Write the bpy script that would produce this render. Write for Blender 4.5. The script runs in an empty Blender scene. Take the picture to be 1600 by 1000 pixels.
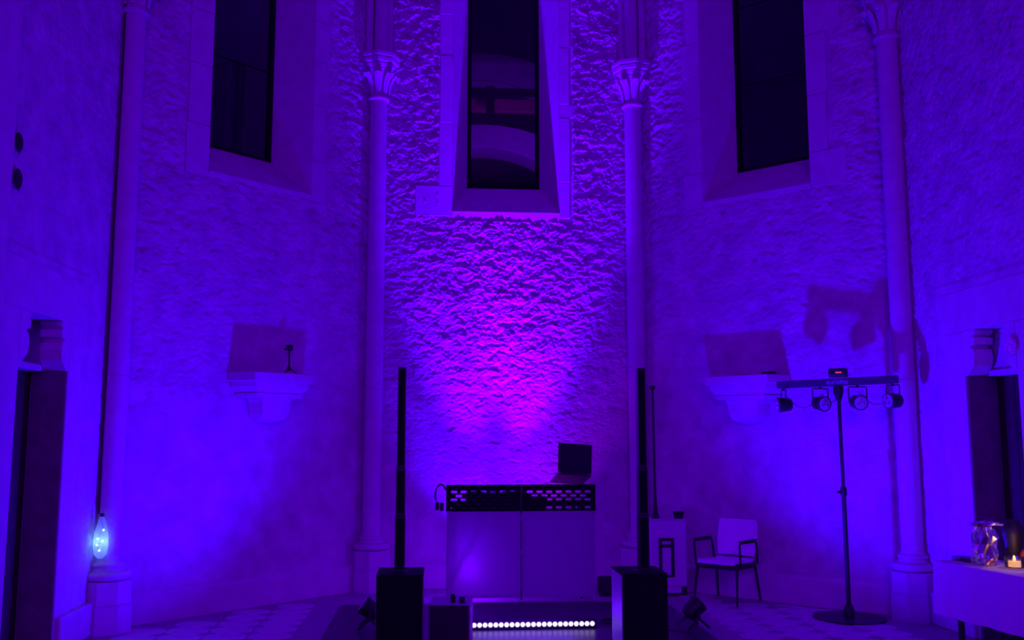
import bpy, math, random
import numpy as np
from mathutils import Vector, Matrix

random.seed(7)
SC = bpy.context.scene
COL = SC.collection
PI = math.pi
R2 = math.sqrt(0.5)

# ------------------------------------------------------------------ camera, world, light, exposure
cam_data = bpy.data.cameras.new('camera')
cam_data.sensor_width = 36.0
cam_data.lens = 36.0 * 1482.0 / 1600.0
cam_data.clip_end = 200
cam = bpy.data.objects.new('camera', cam_data)
cam.location = (-0.754, 0.0, 1.6)
cam.rotation_euler = (math.radians(90 + 7.184), 0, math.radians(-4.416))
COL.objects.link(cam)
SC.camera = cam

world = bpy.data.worlds.new('night')
world.use_nodes = True
world.node_tree.nodes['Background'].inputs[0].default_value = (0.10, 0.02, 0.5, 1)
world.node_tree.nodes['Background'].inputs[1].default_value = 0.004
SC.world = world

SC.view_settings.view_transform = 'Standard'
SC.view_settings.look = 'None'
SC.view_settings.gamma = 1.0
SC.view_settings.exposure = 0.0
SC.view_settings.use_curve_mapping = False


def lamp(name, kind, loc, color, energy, aim=None, radius=0.04, angle=60, blend=0.6):
    d = bpy.data.lights.new(name, kind)
    d.color = color
    d.energy = energy
    if kind == 'AREA':
        d.shape = 'SQUARE'
        d.size = radius
    else:
        d.shadow_soft_size = radius
    if kind == 'SPOT':
        d.spot_size = math.radians(angle)
        d.spot_blend = blend
    o = bpy.data.objects.new(name, d)
    o.location = loc
    if aim is not None:
        o.rotation_euler = (Vector(aim) - Vector(loc)).to_track_quat('-Z', 'Y').to_euler()
    COL.objects.link(o)
    return o


BLUE = (0.035, 0.0, 1.0)
INDIGO = (0.10, 0.0, 1.0)
VIOLET = (0.22, 0.0, 1.0)
MAGENTA = (0.62, 0.0, 1.0)
# uplights behind the booth, washing the back wall
lamp('wall_wash_violet', 'SPOT', (0.06, 10.0, 0.25), (0.100, 0.0, 1.0), 4800, (0.50, 10.70, 5.6), 0.05, 38, 1.0)
lamp('wall_wash_indigo', 'SPOT', (-0.40, 10.0, 0.25), (0.085, 0.0, 1.0), 4400, (-0.45, 10.70, 5.6), 0.05, 38, 1.0)
lamp('wall_wash_magenta', 'SPOT', (0.36, 10.0, 0.25), (0.36, 0.0, 1.0), 90, (0.58, 10.75, 2.6), 0.05, 66, 1.0)
lamp('wall_wash_blue', 'SPOT', (-0.40, 10.0, 0.25), (0.055, 0.0, 1.0), 420, (-0.20, 10.75, 2.4), 0.05, 84, 1.0)
# floor par cans beside the subwoofers
lamp('par_beam_left', 'SPOT', (-1.445, 8.36, 0.26), BLUE, 540, (-3.6, 7.7, 3.0), 0.05, 140, 1.0)
lamp('par_beam_right', 'SPOT', (1.55, 8.21, 0.28), BLUE, 660, (3.6, 7.55, 3.4), 0.05, 138, 1.0)
# unseen fill lamps, added to brighten surfaces that face the camera
lamp('nave_fill', 'AREA', (0.0, -3.5, 4.5), (0.19, 0.0, 1.0), 420, (0.0, 10.0, 2.5), 3.0)
lamp('cloth_fill', 'SPOT', (-3.3, 3.2, 0.4), (0.05, 0.0, 1.0), 260, (3.0, 6.2, 0.9), 0.15, 60, 1.0)  # added blue fill from the left for the tablecloth front


# ------------------------------------------------------------------ materials
def new_mat(name):
    m = bpy.data.materials.new(name)
    m.use_nodes = True
    return m, m.node_tree.nodes, m.node_tree.links, m.node_tree.nodes['Principled BSDF']


def plain(name, color, rough=0.5, metal=0.0, noise=0.0, scale=20.0, bump=0.0, bscale=60.0, spec=0.5, coord='Object'):
    m, n, l, b = new_mat(name)
    b.inputs['Base Color'].default_value = (*color, 1)
    b.inputs['Roughness'].default_value = rough
    b.inputs['Metallic'].default_value = metal
    b.inputs['Specular IOR Level'].default_value = spec
    tc = n.new('ShaderNodeTexCoord')
    if noise > 0:
        t = n.new('ShaderNodeTexNoise')
        t.inputs['Scale'].default_value = scale
        t.inputs['Detail'].default_value = 6
        l.new(tc.outputs[coord], t.inputs['Vector'])
        r = n.new('ShaderNodeValToRGB')
        r.color_ramp.elements[0].position = 0.3
        r.color_ramp.elements[1].position = 0.7
        r.color_ramp.elements[0].color = (*[c * (1 - noise) for c in color], 1)
        r.color_ramp.elements[1].color = (*[min(1, c * (1 + noise)) for c in color], 1)
        l.new(t.outputs['Fac'], r.inputs['Fac'])
        l.new(r.outputs['Color'], b.inputs['Base Color'])
    if bump > 0:
        t2 = n.new('ShaderNodeTexNoise')
        t2.inputs['Scale'].default_value = bscale
        t2.inputs['Detail'].default_value = 5
        l.new(tc.outputs[coord], t2.inputs['Vector'])
        bp = n.new('ShaderNodeBump')
        bp.inputs['Strength'].default_value = bump
        bp.inputs['Distance'].default_value = 0.01
        l.new(t2.outputs['Fac'], bp.inputs['Height'])
        l.new(bp.outputs['Normal'], b.inputs['Normal'])
    return m


def emit(name, color, strength):
    m, n, l, b = new_mat(name)
    b.inputs['Base Color'].default_value = (0.02, 0.02, 0.02, 1)
    b.inputs['Emission Color'].default_value = (*color, 1)
    b.inputs['Emission Strength'].default_value = strength
    return m


def glass(name, tint, gloss_tint=(1, 1, 1), rough=0.02, fac=0.12):
    m, n, l, b = new_mat(name)
    n.remove(b)
    tr = n.new('ShaderNodeBsdfTransparent')
    tr.inputs['Color'].default_value = (*tint, 1)
    gl = n.new('ShaderNodeBsdfGlossy')
    gl.inputs['Roughness'].default_value = rough
    gl.inputs['Color'].default_value = (*gloss_tint, 1)
    lw = n.new('ShaderNodeFresnel')
    lw.inputs['IOR'].default_value = 1.45
    ad = n.new('ShaderNodeMath')
    ad.operation = 'ADD'
    ad.inputs[1].default_value = fac
    ad.use_clamp = True
    l.new(lw.outputs[0], ad.inputs[0])
    mx = n.new('ShaderNodeMixShader')
    l.new(ad.outputs[0], mx.inputs['Fac'])
    l.new(tr.outputs[0], mx.inputs[1])
    l.new(gl.outputs[0], mx.inputs[2])
    l.new(mx.outputs[0], n['Material Output'].inputs['Surface'])
    return m


def scrim(name, color, transl=0.35):
    m, n, l, b = new_mat(name)
    b.inputs['Base Color'].default_value = (*color, 1)
    b.inputs['Roughness'].default_value = 0.55
    t = n.new('ShaderNodeBsdfTranslucent')
    t.inputs['Color'].default_value = (*color, 1)
    mx = n.new('ShaderNodeMixShader')
    mx.inputs['Fac'].default_value = transl
    l.new(b.outputs[0], mx.inputs[1])
    l.new(t.outputs[0], mx.inputs[2])
    l.new(mx.outputs[0], n['Material Output'].inputs['Surface'])
    return m


M_WALL = plain('rough_limestone', (0.58, 0.56, 0.53), 0.95, noise=0.16, scale=5.0, bump=1.0, bscale=42, spec=0.15)
M_DRESS = plain('dressed_limestone', (0.60, 0.58, 0.54), 0.9, noise=0.08, scale=7.0, bump=0.25, bscale=45, spec=0.2)
M_CARVE = plain('carved_limestone', (0.60, 0.58, 0.54), 0.85, noise=0.07, scale=9.0, bump=0.2, bscale=60, spec=0.2)
M_CEIL = plain('vault_plaster', (0.5, 0.48, 0.45), 0.95, noise=0.1, scale=4.0)
M_JOINT = plain('floor_mortar', (0.36, 0.33, 0.30), 0.8, noise=0.2, scale=30)
M_TILE = plain('pale_floor_tile', (0.60, 0.56, 0.52), 0.42, noise=0.15, scale=8)
M_MAT = plain('dark_gloss_floor', (0.06, 0.058, 0.06), 0.38, noise=0.1, scale=20, spec=0.4)
M_BLACK = plain('black_plastic', (0.012, 0.012, 0.014), 0.5, bump=0.1, bscale=300)
M_BLACKM = plain('black_metal', (0.015, 0.015, 0.017), 0.4, metal=0.0)
M_GRILLE = plain('black_grille', (0.008, 0.008, 0.009), 0.75, bump=0.6, bscale=500, spec=0.2)
M_SUBSIDE = plain('lightened_cabinet_paint', (0.32, 0.32, 0.34), 0.45, bump=0.1, bscale=250)  # black paint made paler to put the violet light on the sides
M_DBLUE = plain('grey_blue_metal', (0.06, 0.06, 0.09), 0.4)
M_WHITE = plain('white_plastic', (0.62, 0.62, 0.62), 0.5)
M_SHELL = plain('white_chair_shell', (0.9, 0.9, 0.9), 0.45)
M_CLOTH = plain('white_tablecloth', (0.72, 0.72, 0.72), 0.85, bump=0.3, bscale=18)
M_SCRIM = scrim('white_stretch_fabric', (0.55, 0.55, 0.56), 0.45)
M_CHROME = plain('bright_metal', (0.7, 0.7, 0.72), 0.25, metal=1.0)
M_WOOD = plain('dark_door_wood', (0.055, 0.03, 0.022), 0.6, noise=0.35, scale=12)
M_LINING = plain('dark_stained_lining', (0.17, 0.12, 0.14), 0.7, noise=0.2, scale=10, spec=0.2)
M_TIMBER = plain('dark_timber', (0.004, 0.003, 0.003), 0.9, noise=0.3, scale=8, spec=0.0)
M_REDBEAM = plain('red_brown_timber', (0.40, 0.07, 0.10), 0.7, noise=0.2, scale=8)
M_ARCH = plain('pale_vault_rib', (0.5, 0.46, 0.42), 0.85, noise=0.1, scale=6)
M_LENS = plain('led_lens_glass', (0.55, 0.58, 0.75), 0.12, spec=1.0)
M_WINGLASS = glass('dark_window_glass', (0.75, 0.75, 0.8), (0.7, 0.7, 0.8), 0.03, 0.02)
M_CLEAR = glass('clear_glass', (0.9, 0.9, 0.93), rough=0.06, fac=0.10)
M_FROST = scrim('frosted_bottle', (0.8, 0.85, 0.9), 0.75)
M_FILM = glass('crinkled_clear_film', (0.82, 0.80, 0.85), rough=0.25, fac=0.35)
M_LEDON = emit('lit_led', (1.0, 0.80, 1.25), 1.35)
M_RED = emit('red_digit_display', (1.0, 0.08, 0.15), 0.7)
M_FAIRY = emit('fairy_light_bulb', (0.45, 0.8, 1.0), 2.6)
M_AMBER = emit('amber_candle_glow', (1.0, 0.42, 0.10), 1.3)
M_FLAME = emit('amber_flame', (1.0, 0.55, 0.16), 3.0)
M_PRINT = plain('pale_print', (0.45, 0.45, 0.85), 0.5)
M_DARKRED = plain('dark_red_paint', (0.16, 0.012, 0.02), 0.4)
M_PINK = plain('pink_glitter', (0.8, 0.35, 0.5), 0.4, noise=0.5, scale=60)
M_CABLE = plain('black_cable', (0.02, 0.02, 0.02), 0.6)
M_WCABLE = plain('white_cable', (0.7, 0.7, 0.7), 0.6)
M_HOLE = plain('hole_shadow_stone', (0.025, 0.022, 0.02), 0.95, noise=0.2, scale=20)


# ------------------------------------------------------------------ mesh helpers
class MB:
    """collects simple solids and links them as one mesh"""

    def __init__(self):
        self.v, self.f = [], []

    def add(self, v, f):
        o = len(self.v)
        self.v += [tuple(p) for p in v]
        self.f += [tuple(i + o for i in q) for q in f]
        return self

    def box(self, x0, x1, y0, y1, z0, z1, mat=None):
        v = [(x, y, z) for z in (z0, z1) for y in (y0, y1) for x in (x0, x1)]
        if mat is not None:
            v = [mat @ Vector(p) for p in v]
        return self.add(v, [(0, 2, 3, 1), (4, 5, 7, 6), (0, 1, 5, 4), (2, 6, 7, 3), (0, 4, 6, 2), (1, 3, 7, 5)])

    def cbox(self, x0, x1, y0, y1, z0, z1, c=0.006, mat=None):
        """box with chamfered vertical and horizontal edges"""
        rings = []
        for z, k in ((z0, c), (z0 + c, 0), (z1 - c, 0), (z1, c)):
            a0, a1, b0, b1 = x0 + k, x1 - k, y0 + k, y1 - k
            rings.append([(a0 + c, b0, z), (a1 - c, b0, z), (a1, b0 + c, z), (a1, b1 - c, z),
                          (a1 - c, b1, z), (a0 + c, b1, z), (a0, b1 - c, z), (a0, b0 + c, z)])
        return self.rings(rings, mat)

    def rings(self, rings, mat=None, cap=True):
        n = len(rings[0])
        v = [p for r in rings for p in r]
        if mat is not None:
            v = [mat @ Vector(p) for p in v]
        f = []
        for k in range(len(rings) - 1):
            for i in range(n):
                j = (i + 1) % n
                f.append((k * n + i, k * n + j, (k + 1) * n + j, (k + 1) * n + i))
        if cap:
            f.append(tuple(reversed(range(n))))
            f.append(tuple(range((len(rings) - 1) * n, len(rings) * n)))
        return self.add(v, f)

    def lathe(self, prof, cx=0, cy=0, n=24, rot=0.0, cap=True, mat=None):
        rings = [[(cx + r * math.cos(rot + 2 * PI * i / n), cy + r * math.sin(rot + 2 * PI * i / n), z) for i in range(n)]
                 for r, z in prof]
        return self.rings(rings, mat, cap)

    def bar(self, a, b, r, n=10, r2=None):
        a, b = Vector(a), Vector(b)
        q = (b - a).to_track_quat('Z', 'Y').to_matrix()
        r2 = r if r2 is None else r2
        ra = [a + q @ Vector((r * math.cos(2 * PI * i / n), r * math.sin(2 * PI * i / n), 0)) for i in range(n)]
        rb = [b + q @ Vector((r2 * math.cos(2 * PI * i / n), r2 * math.sin(2 * PI * i / n), 0)) for i in range(n)]
        return self.rings([ra, rb])

    def tube(self, pts, r, n=8):
        pts = [Vector(p) for p in pts]
        rings = []
        up = Vector((0, 0, 1))
        for i, p in enumerate(pts):
            t = (pts[min(i + 1, len(pts) - 1)] - pts[max(i - 1, 0)]).normalized()
            ref = up if abs(t.z) < 0.9 else Vector((1, 0, 0))
            s = t.cross(ref).normalized()
            w = s.cross(t)
            rings.append([p + s * (r * math.cos(2 * PI * k / n)) + w * (r * math.sin(2 * PI * k / n)) for k in range(n)])
        return self.rings(rings)

    def prism(self, poly, z0, z1, mat=None):
        return self.rings([[(x, y, z0) for x, y in poly], [(x, y, z1) for x, y in poly]], mat)

    def sphere(self, c, r, nu=14, nv=8, sz=1.0):
        prof = [(max(1e-4, r * math.sin(PI * k / nv)), c[2] - r * sz * math.cos(PI * k / nv)) for k in range(nv + 1)]
        return self.lathe(prof, c[0], c[1], nu)

    def build(self, name, mat, parent=None, smooth=False, loc=None, rotz=0.0):
        me = bpy.data.meshes.new(name)
        me.from_pydata(self.v, [], self.f)
        me.materials.append(mat)
        if smooth:
            me.polygons.foreach_set('use_smooth', [True] * len(me.polygons))
            me.set_sharp_from_angle(angle=math.radians(40))
        me.update()
        o = bpy.data.objects.new(name, me)
        COL.objects.link(o)
        if parent is not None:
            o.parent = parent
        if loc is not None:
            o.location = loc
        o.rotation_euler.z = rotz
        return o


def thing(name, label, cat, loc=(0, 0, 0), rotz=0.0, group=None):
    o = bpy.data.objects.new(name, None)
    COL.objects.link(o)
    o.location = loc
    o.rotation_euler = (0, 0, rotz)
    o['label'] = label
    o['category'] = cat
    if group:
        o['group'] = group
    return o


def tag(o, label, cat, group=None):
    o['label'] = label
    o['category'] = cat
    if group:
        o['group'] = group
    return o


def struct(o):
    o['kind'] = 'structure'
    return o


def sempty(name, loc=(0, 0, 0), rotz=0.0):
    o = bpy.data.objects.new(name, None)
    COL.objects.link(o)
    o.location = loc
    o.rotation_euler = (0, 0, rotz)
    return struct(o)


def copy_tree(o, parent=None):
    c = o.copy()
    COL.objects.link(c)
    c.parent = parent
    for ch in list(o.children):
        copy_tree(ch, c)
    return c


# ------------------------------------------------------------------ numpy relief
RNG = np.random.default_rng(11)
PERM = np.concatenate([RNG.permutation(512)] * 2)
GRAD = RNG.normal(size=(512, 2))
GRAD /= np.linalg.norm(GRAD, axis=1)[:, None]


def perlin(x, y):
    xi, yi = np.floor(x).astype(int), np.floor(y).astype(int)
    xf, yf = x - xi, y - yi
    xi &= 511
    yi &= 511
    u, v = xf ** 3 * (xf * (xf * 6 - 15) + 10), yf ** 3 * (yf * (yf * 6 - 15) + 10)

    def g(ix, iy, dx, dy):
        h = PERM[(PERM[ix & 511] + iy) & 511]
        return GRAD[h, 0] * dx + GRAD[h, 1] * dy
    a = g(xi, yi, xf, yf)
    b = g(xi + 1, yi, xf - 1, yf)
    c = g(xi, yi + 1, xf, yf - 1)
    d = g(xi + 1, yi + 1, xf - 1, yf - 1)
    return 1.4 * ((a * (1 - u) + b * u) * (1 - v) + (c * (1 - u) + d * u) * v)


def fbm(x, y, octs=4, gain=0.55):
    s, a, f = 0, 1.0, 1.0
    for k in range(octs):
        s = s + a * perlin(x * f + 17.3 * k, y * f + 5.1 * k)
        a *= gain
        f *= 2.03
    return s


def rubble(u, z, seed):
    """hacked stone relief with pits and oblique tool strokes, roughly -1..1"""
    u = u + seed * 31.7
    wx = 0.05 * fbm(u * 5, z * 5, 2)
    wz = 0.035 * fbm(u * 5 + 40, z * 5 + 9, 2)
    a = fbm((u + wx) * 8.5, (z + wz) * 13.0, 5, 0.66)
    b = 1 - 2 * np.abs(fbm((u + 0.6 * z + wx) * 15 + 70, (z - 0.3 * u + wz) * 24 + 20, 3, 0.6))
    c = np.clip(fbm((u + wx) * 9.0 + 9, (z + wz) * 16 + 60, 3) - 0.28, 0, 1)
    big = fbm(u * 2.1 + 3, z * 3.6, 2)
    return 0.62 * a + 0.30 * b - 2.3 * c + 0.4 * big


def grain(u, z, seed):
    u = u + seed * 13.1
    a = fbm(u * 20, z * 24, 4, 0.65)
    c = np.clip(fbm(u * 12 + 5, z * 15 + 8, 2) - 0.35, 0, 1)
    return 0.6 * a - 1.5 * c


def ss(a, b, x):
    t = np.clip((x - a) / (b - a), 0, 1)
    return t * t * (3 - 2 * t)


def axis_pts(breaks, step):
    out = [breaks[0]]
    for a, b in zip(breaks[:-1], breaks[1:]):
        n = max(1, int(round((b - a) / step)))
        out += list(np.linspace(a, b, n + 1)[1:])
    return np.array(out)


def relief_wall(name, p0, d, n, us, zs, holes, disp, mat):
    """wall sheet along p0 + u*d, relief along n (into the room), openings left out"""
    U, Z = np.meshgrid(us, zs)
    D = disp(U, Z)
    X = p0[0] + U * d[0] + D * n[0]
    Y = p0[1] + U * d[1] + D * n[1]
    co = np.stack([X, Y, Z], -1).reshape(-1, 3)
    nu, nz = len(us), len(zs)
    uc, zc = (us[:-1] + us[1:]) / 2, (zs[:-1] + zs[1:]) / 2
    UC, ZC = np.meshgrid(uc, zc)
    keep = np.ones(UC.shape, bool)
    for u0, u1, z0, z1 in holes:
        keep &= ~((UC > u0) & (UC < u1) & (ZC > z0) & (ZC < z1))
    idx = np.arange(nu * nz).reshape(nz, nu)
    q = np.stack([idx[:-1, :-1], idx[:-1, 1:], idx[1:, 1:], idx[1:, :-1]], -1)[keep]
    # face the room
    if d[0] * n[1] - d[1] * n[0] > 0:
        q = q[:, ::-1]
    used = np.unique(q)
    remap = np.full(nu * nz, -1)
    remap[used] = np.arange(len(used))
    q = remap[q].astype(np.int32)
    co = co[used]
    me = bpy.data.meshes.new(name)
    me.vertices.add(len(co))
    me.vertices.foreach_set('co', co.ravel().astype(np.float32))
    me.loops.add(q.size)
    me.loops.foreach_set('vertex_index', q.ravel())
    me.polygons.add(len(q))
    me.polygons.foreach_set('loop_start', np.arange(0, q.size, 4, dtype=np.int32))
    me.polygons.foreach_set('loop_total', np.full(len(q), 4, np.int32))
    me.update(calc_edges=True)
    me.validate()
    me.materials.append(mat)
    me.polygons.foreach_set('use_smooth', [True] * len(me.polygons))
    o = bpy.data.objects.new(name, me)
    COL.objects.link(o)
    return struct(o)


# ------------------------------------------------------------------ room geometry
H, YC, K = 1.512, 10.633, 2.104          # half width of the back wall, its distance, run of the diagonal walls
XS, YS = H + K, YC - K                   # side walls
TOP = 8.2
SIDE = K / R2                            # length of a diagonal wall
WIN0, WIN1, WZ0, WZ1 = SIDE / 2 - 0.612, SIDE / 2 + 0.612, 4.19, 7.45

# --- floor
fl = MB().box(-XS - 0.4, XS + 0.4, -6.2, YC + 0.4, -0.12, 0.0).build('floor', M_JOINT)
struct(fl)

# octagonal tiles
TX, TY = 0.365, 0.285
tile_me = None


def wall_gap(x, y):
    """distance to the nearest apse wall"""
    return min(YC - y, XS - abs(x), (YC + H - y - abs(x)) * R2)


t_c = 0.27
for i in range(-11, 12):
    for j in range(0, 16):
        cx, cy = i * TX + 0.08, 6.15 + j * TY
        if -1.70 - TX / 2 < cx < 1.52 + TX / 2 and cy > 6.0:
            continue
        if wall_gap(cx, cy) < 0.27:
            continue
        if tile_me is None:
            hx, hy = TX / 2 - 0.008, TY / 2 - 0.008
            kx, ky = hx * 0.46, hy * 0.46
            poly = [(-kx, -hy), (kx, -hy), (hx, -ky), (hx, ky), (kx, hy), (-kx, hy), (-hx, ky), (-hx, -ky)]
            o = MB().rings([[(x, y, 0.0) for x, y in poly], [(x * 0.98, y * 0.98, 0.004) for x, y in poly]]).build('floor_tile', M_TILE, fl)
            tile_me = o.data
        else:
            o = bpy.data.objects.new('floor_tile', tile_me)
            COL.objects.link(o)
            o.parent = fl
        o.location = (cx, cy, 0.0005)

# dark glossy stage floor under the disc jockey gear
tag(MB().cbox(-1.68, 1.50, 5.6, 9.55, 0.001, 0.012, 0.003).build('floor_panel', M_MAT),
    'dark glossy dance floor panel under the booth and loudspeakers', 'floor panel')

# --- back wall with its relief


def disp_back(U, Z):
    amp = 0.008 + 0.011 * ss(1.4, 3.8, Z) + 0.004 * ss(4.0, 5.5, Z)
    side = np.minimum(np.abs(U - (H - 0.62)), np.abs(U - (H + 0.62)))
    d = rubble(U, Z, 1) * amp + grain(U, Z, 1) * 0.005
    d = d - 0.006
    # smooth stone round the window
    inwin = (np.abs(U - H) < 0.78) & (Z > WZ0 - 0.10)
    d = np.where(inwin, -0.016, d)
    # dies into the corners behind the columns
    return d


us = axis_pts([0, H - 0.62, H + 0.62, 2 * H], 0.0095)
zs = np.concatenate([axis_pts([0, WZ0, 6.95], 0.0095), axis_pts([6.95, WZ1, TOP], 0.15)[1:]])
wall_back = relief_wall('wall_back', (-H, YC), (1, 0), (0, -1), us, zs, [(H - 0.62, H + 0.62, WZ0, WZ1)], disp_back, M_WALL)


def disp_diag(seed):
    def f(U, Z):
        near = 1 - ss(0.15, 0.75, U)                     # rougher towards the back wall
        far = ss(2.25, 2.6, U)
        amp = 0.0045 + 0.007 * ss(1.0, 3.2, Z) + 0.008 * ss(2.8, 4.6, Z) * (0.5 + 1.2 * near + 0.9 * far)
        d = rubble(U, Z, seed) * amp + grain(U, Z, seed) * 0.002 - 0.005
        inwin = (U > WIN0 - 0.22) & (U < WIN1 + 0.26) & (Z > WZ0 - 0.06)
        return np.where(inwin, -0.016, d)
    return f


us = axis_pts([0, WIN0, WIN1, SIDE], 0.0125)
zs = np.concatenate([axis_pts([0, WZ0, 6.8], 0.0125), axis_pts([6.8, WZ1, TOP], 0.15)[1:]])
wall_bl = relief_wall('wall_back_left', (-H, YC), (-R2, -R2), (R2, -R2), us, zs, [(WIN0, WIN1, WZ0, WZ1)], disp_diag(3), M_WALL)
wall_br = relief_wall('wall_back_right', (H, YC), (R2, -R2), (-R2, -R2), us, zs, [(WIN0, WIN1, WZ0, WZ1)], disp_diag(5), M_WALL)

# --- side walls, u runs from the apse corner towards the camera
D0, D1L, D1R, DZ = YS - 7.58, YS - 6.70, YS - 6.86, 2.50      # doorway


def disp_side(seed, rough):
    def f(U, Z):
        smooth = (U > 0.62 - 0.1 * rough) & (Z < 2.93)
        m = np.where(smooth, 0.25, 1.0)
        amp = (0.003 + 0.006 * rough * ss(2.6, 4.4, Z) + 0.003 * ss(3.0, 5.0, Z)) * m
        d = rubble(U * 1.5, Z * 1.2, seed) * amp + grain(U, Z, seed) * (0.0035 + 0.006 * rough) * m
        pit = np.clip(fbm(U * 7.5 + seed, Z * 9.5, 4, 0.6) - 0.38, 0, 0.35)
        d = d - pit * (0.010 + 0.055 * rough * ss(2.2, 4.4, Z)) * m
        d = d - 0.004 - 0.010 * np.where(smooth, 0, 1)
        return d
    return f


us = axis_pts([0, D0, D1R, D1L, 2.9], 0.0145)
zs = np.concatenate([axis_pts([0, DZ, 5.9], 0.0145), axis_pts([5.9, TOP], 0.15)[1:]])
wall_l = relief_wall('wall_left', (-XS, YS), (0, -1), (1, 0), us, zs, [(D0, D1L, -1, DZ)], disp_side(7, 0.35), M_WALL)
wall_r = relief_wall('wall_right', (XS, YS), (0, -1), (-1, 0), us, zs, [(D0, D1R, -1, DZ)], disp_side(9, 1.0), M_WALL)
MB().box(-XS - 0.3, -XS - 0.005, -6.1, YS - 2.9, 0, TOP).build('wall_panel', M_WALL, wall_l)
MB().box(XS + 0.005, XS + 0.3, -6.1, YS - 2.9, 0, TOP).build('wall_panel', M_WALL, wall_r)
struct(MB().box(-XS, XS, -6.3, -6.05, 0, TOP).build('wall_front', M_WALL))
# ceiling: a shallow ribbed vault over the apse and the nave
oct_ = [(-H, YC), (H, YC), (XS, YS), (XS, -6.1), (-XS, -6.1), (-XS, YS)]
cm = MB()
apex = (0, YS - 2.0, TOP + 1.4)
cv = [(x, y, TOP) for x, y in oct_] + [apex]
cm.add(cv, [((i + 1) % 6, i, 6) for i in range(6)])
struct(cm.build('ceiling', M_CEIL))

# pier edge at the far left of the photograph
struct(MB().box(-XS - 0.02, -XS + 0.05, 5.40, 6.31, 0, TOP).build('trim_1', M_DRESS))


# --- baseboards (low stone plinths)
def on_diag(s, u, off, z=0.0):
    return (s * (H + u * R2) - s * off * R2, YC - u * R2 - off * R2, z)


bb = MB().rings([[(x, YC + 0.02, 0) for x in (-H, H)] + [(x, YC - 0.05, 0) for x in (H, -H)],
                 [(x, YC + 0.02, 0.24) for x in (-H, H)] + [(x, YC - 0.05, 0.24) for x in (H, -H)],
                 [(x, YC + 0.02, 0.275) for x in (-H, H)] + [(x, YC - 0.012, 0.275) for x in (H, -H)]])
struct(bb.build('baseboard_back', M_DRESS))
for s, nm in ((-1, 'baseboard_back_left'), (1, 'baseboard_back_right')):
    def ring(off, z):
        q = [on_diag(s, 0.0, -0.02, z), on_diag(s, SIDE, -0.02, z), on_diag(s, SIDE, off, z), on_diag(s, 0.0, off, z)]
        return q if s < 0 else q[::-1]
    struct(MB().rings([ring(0.05, 0), ring(0.05, 0.245), ring(0.012, 0.28)]).build(nm, M_DRESS))
for s, nm in ((-1, 'baseboard_left'), (1, 'baseboard_right')):
    m = MB()
    a, b = sorted((s * (XS + 0.02), s * (XS - 0.045)))
    m.cbox(a, b, 7.60, YS, 0, 0.27, 0.012)
    struct(m.build(nm, M_DRESS))


# ------------------------------------------------------------------ windows
def to_world(frame, x, y, z):
    """frame: (origin, along, outward) - x along the wall, y outward behind the wall face"""
    o, a, n = frame
    return (o[0] + a[0] * x + n[0] * y, o[1] + a[1] * x + n[1] * y, z)


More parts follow.
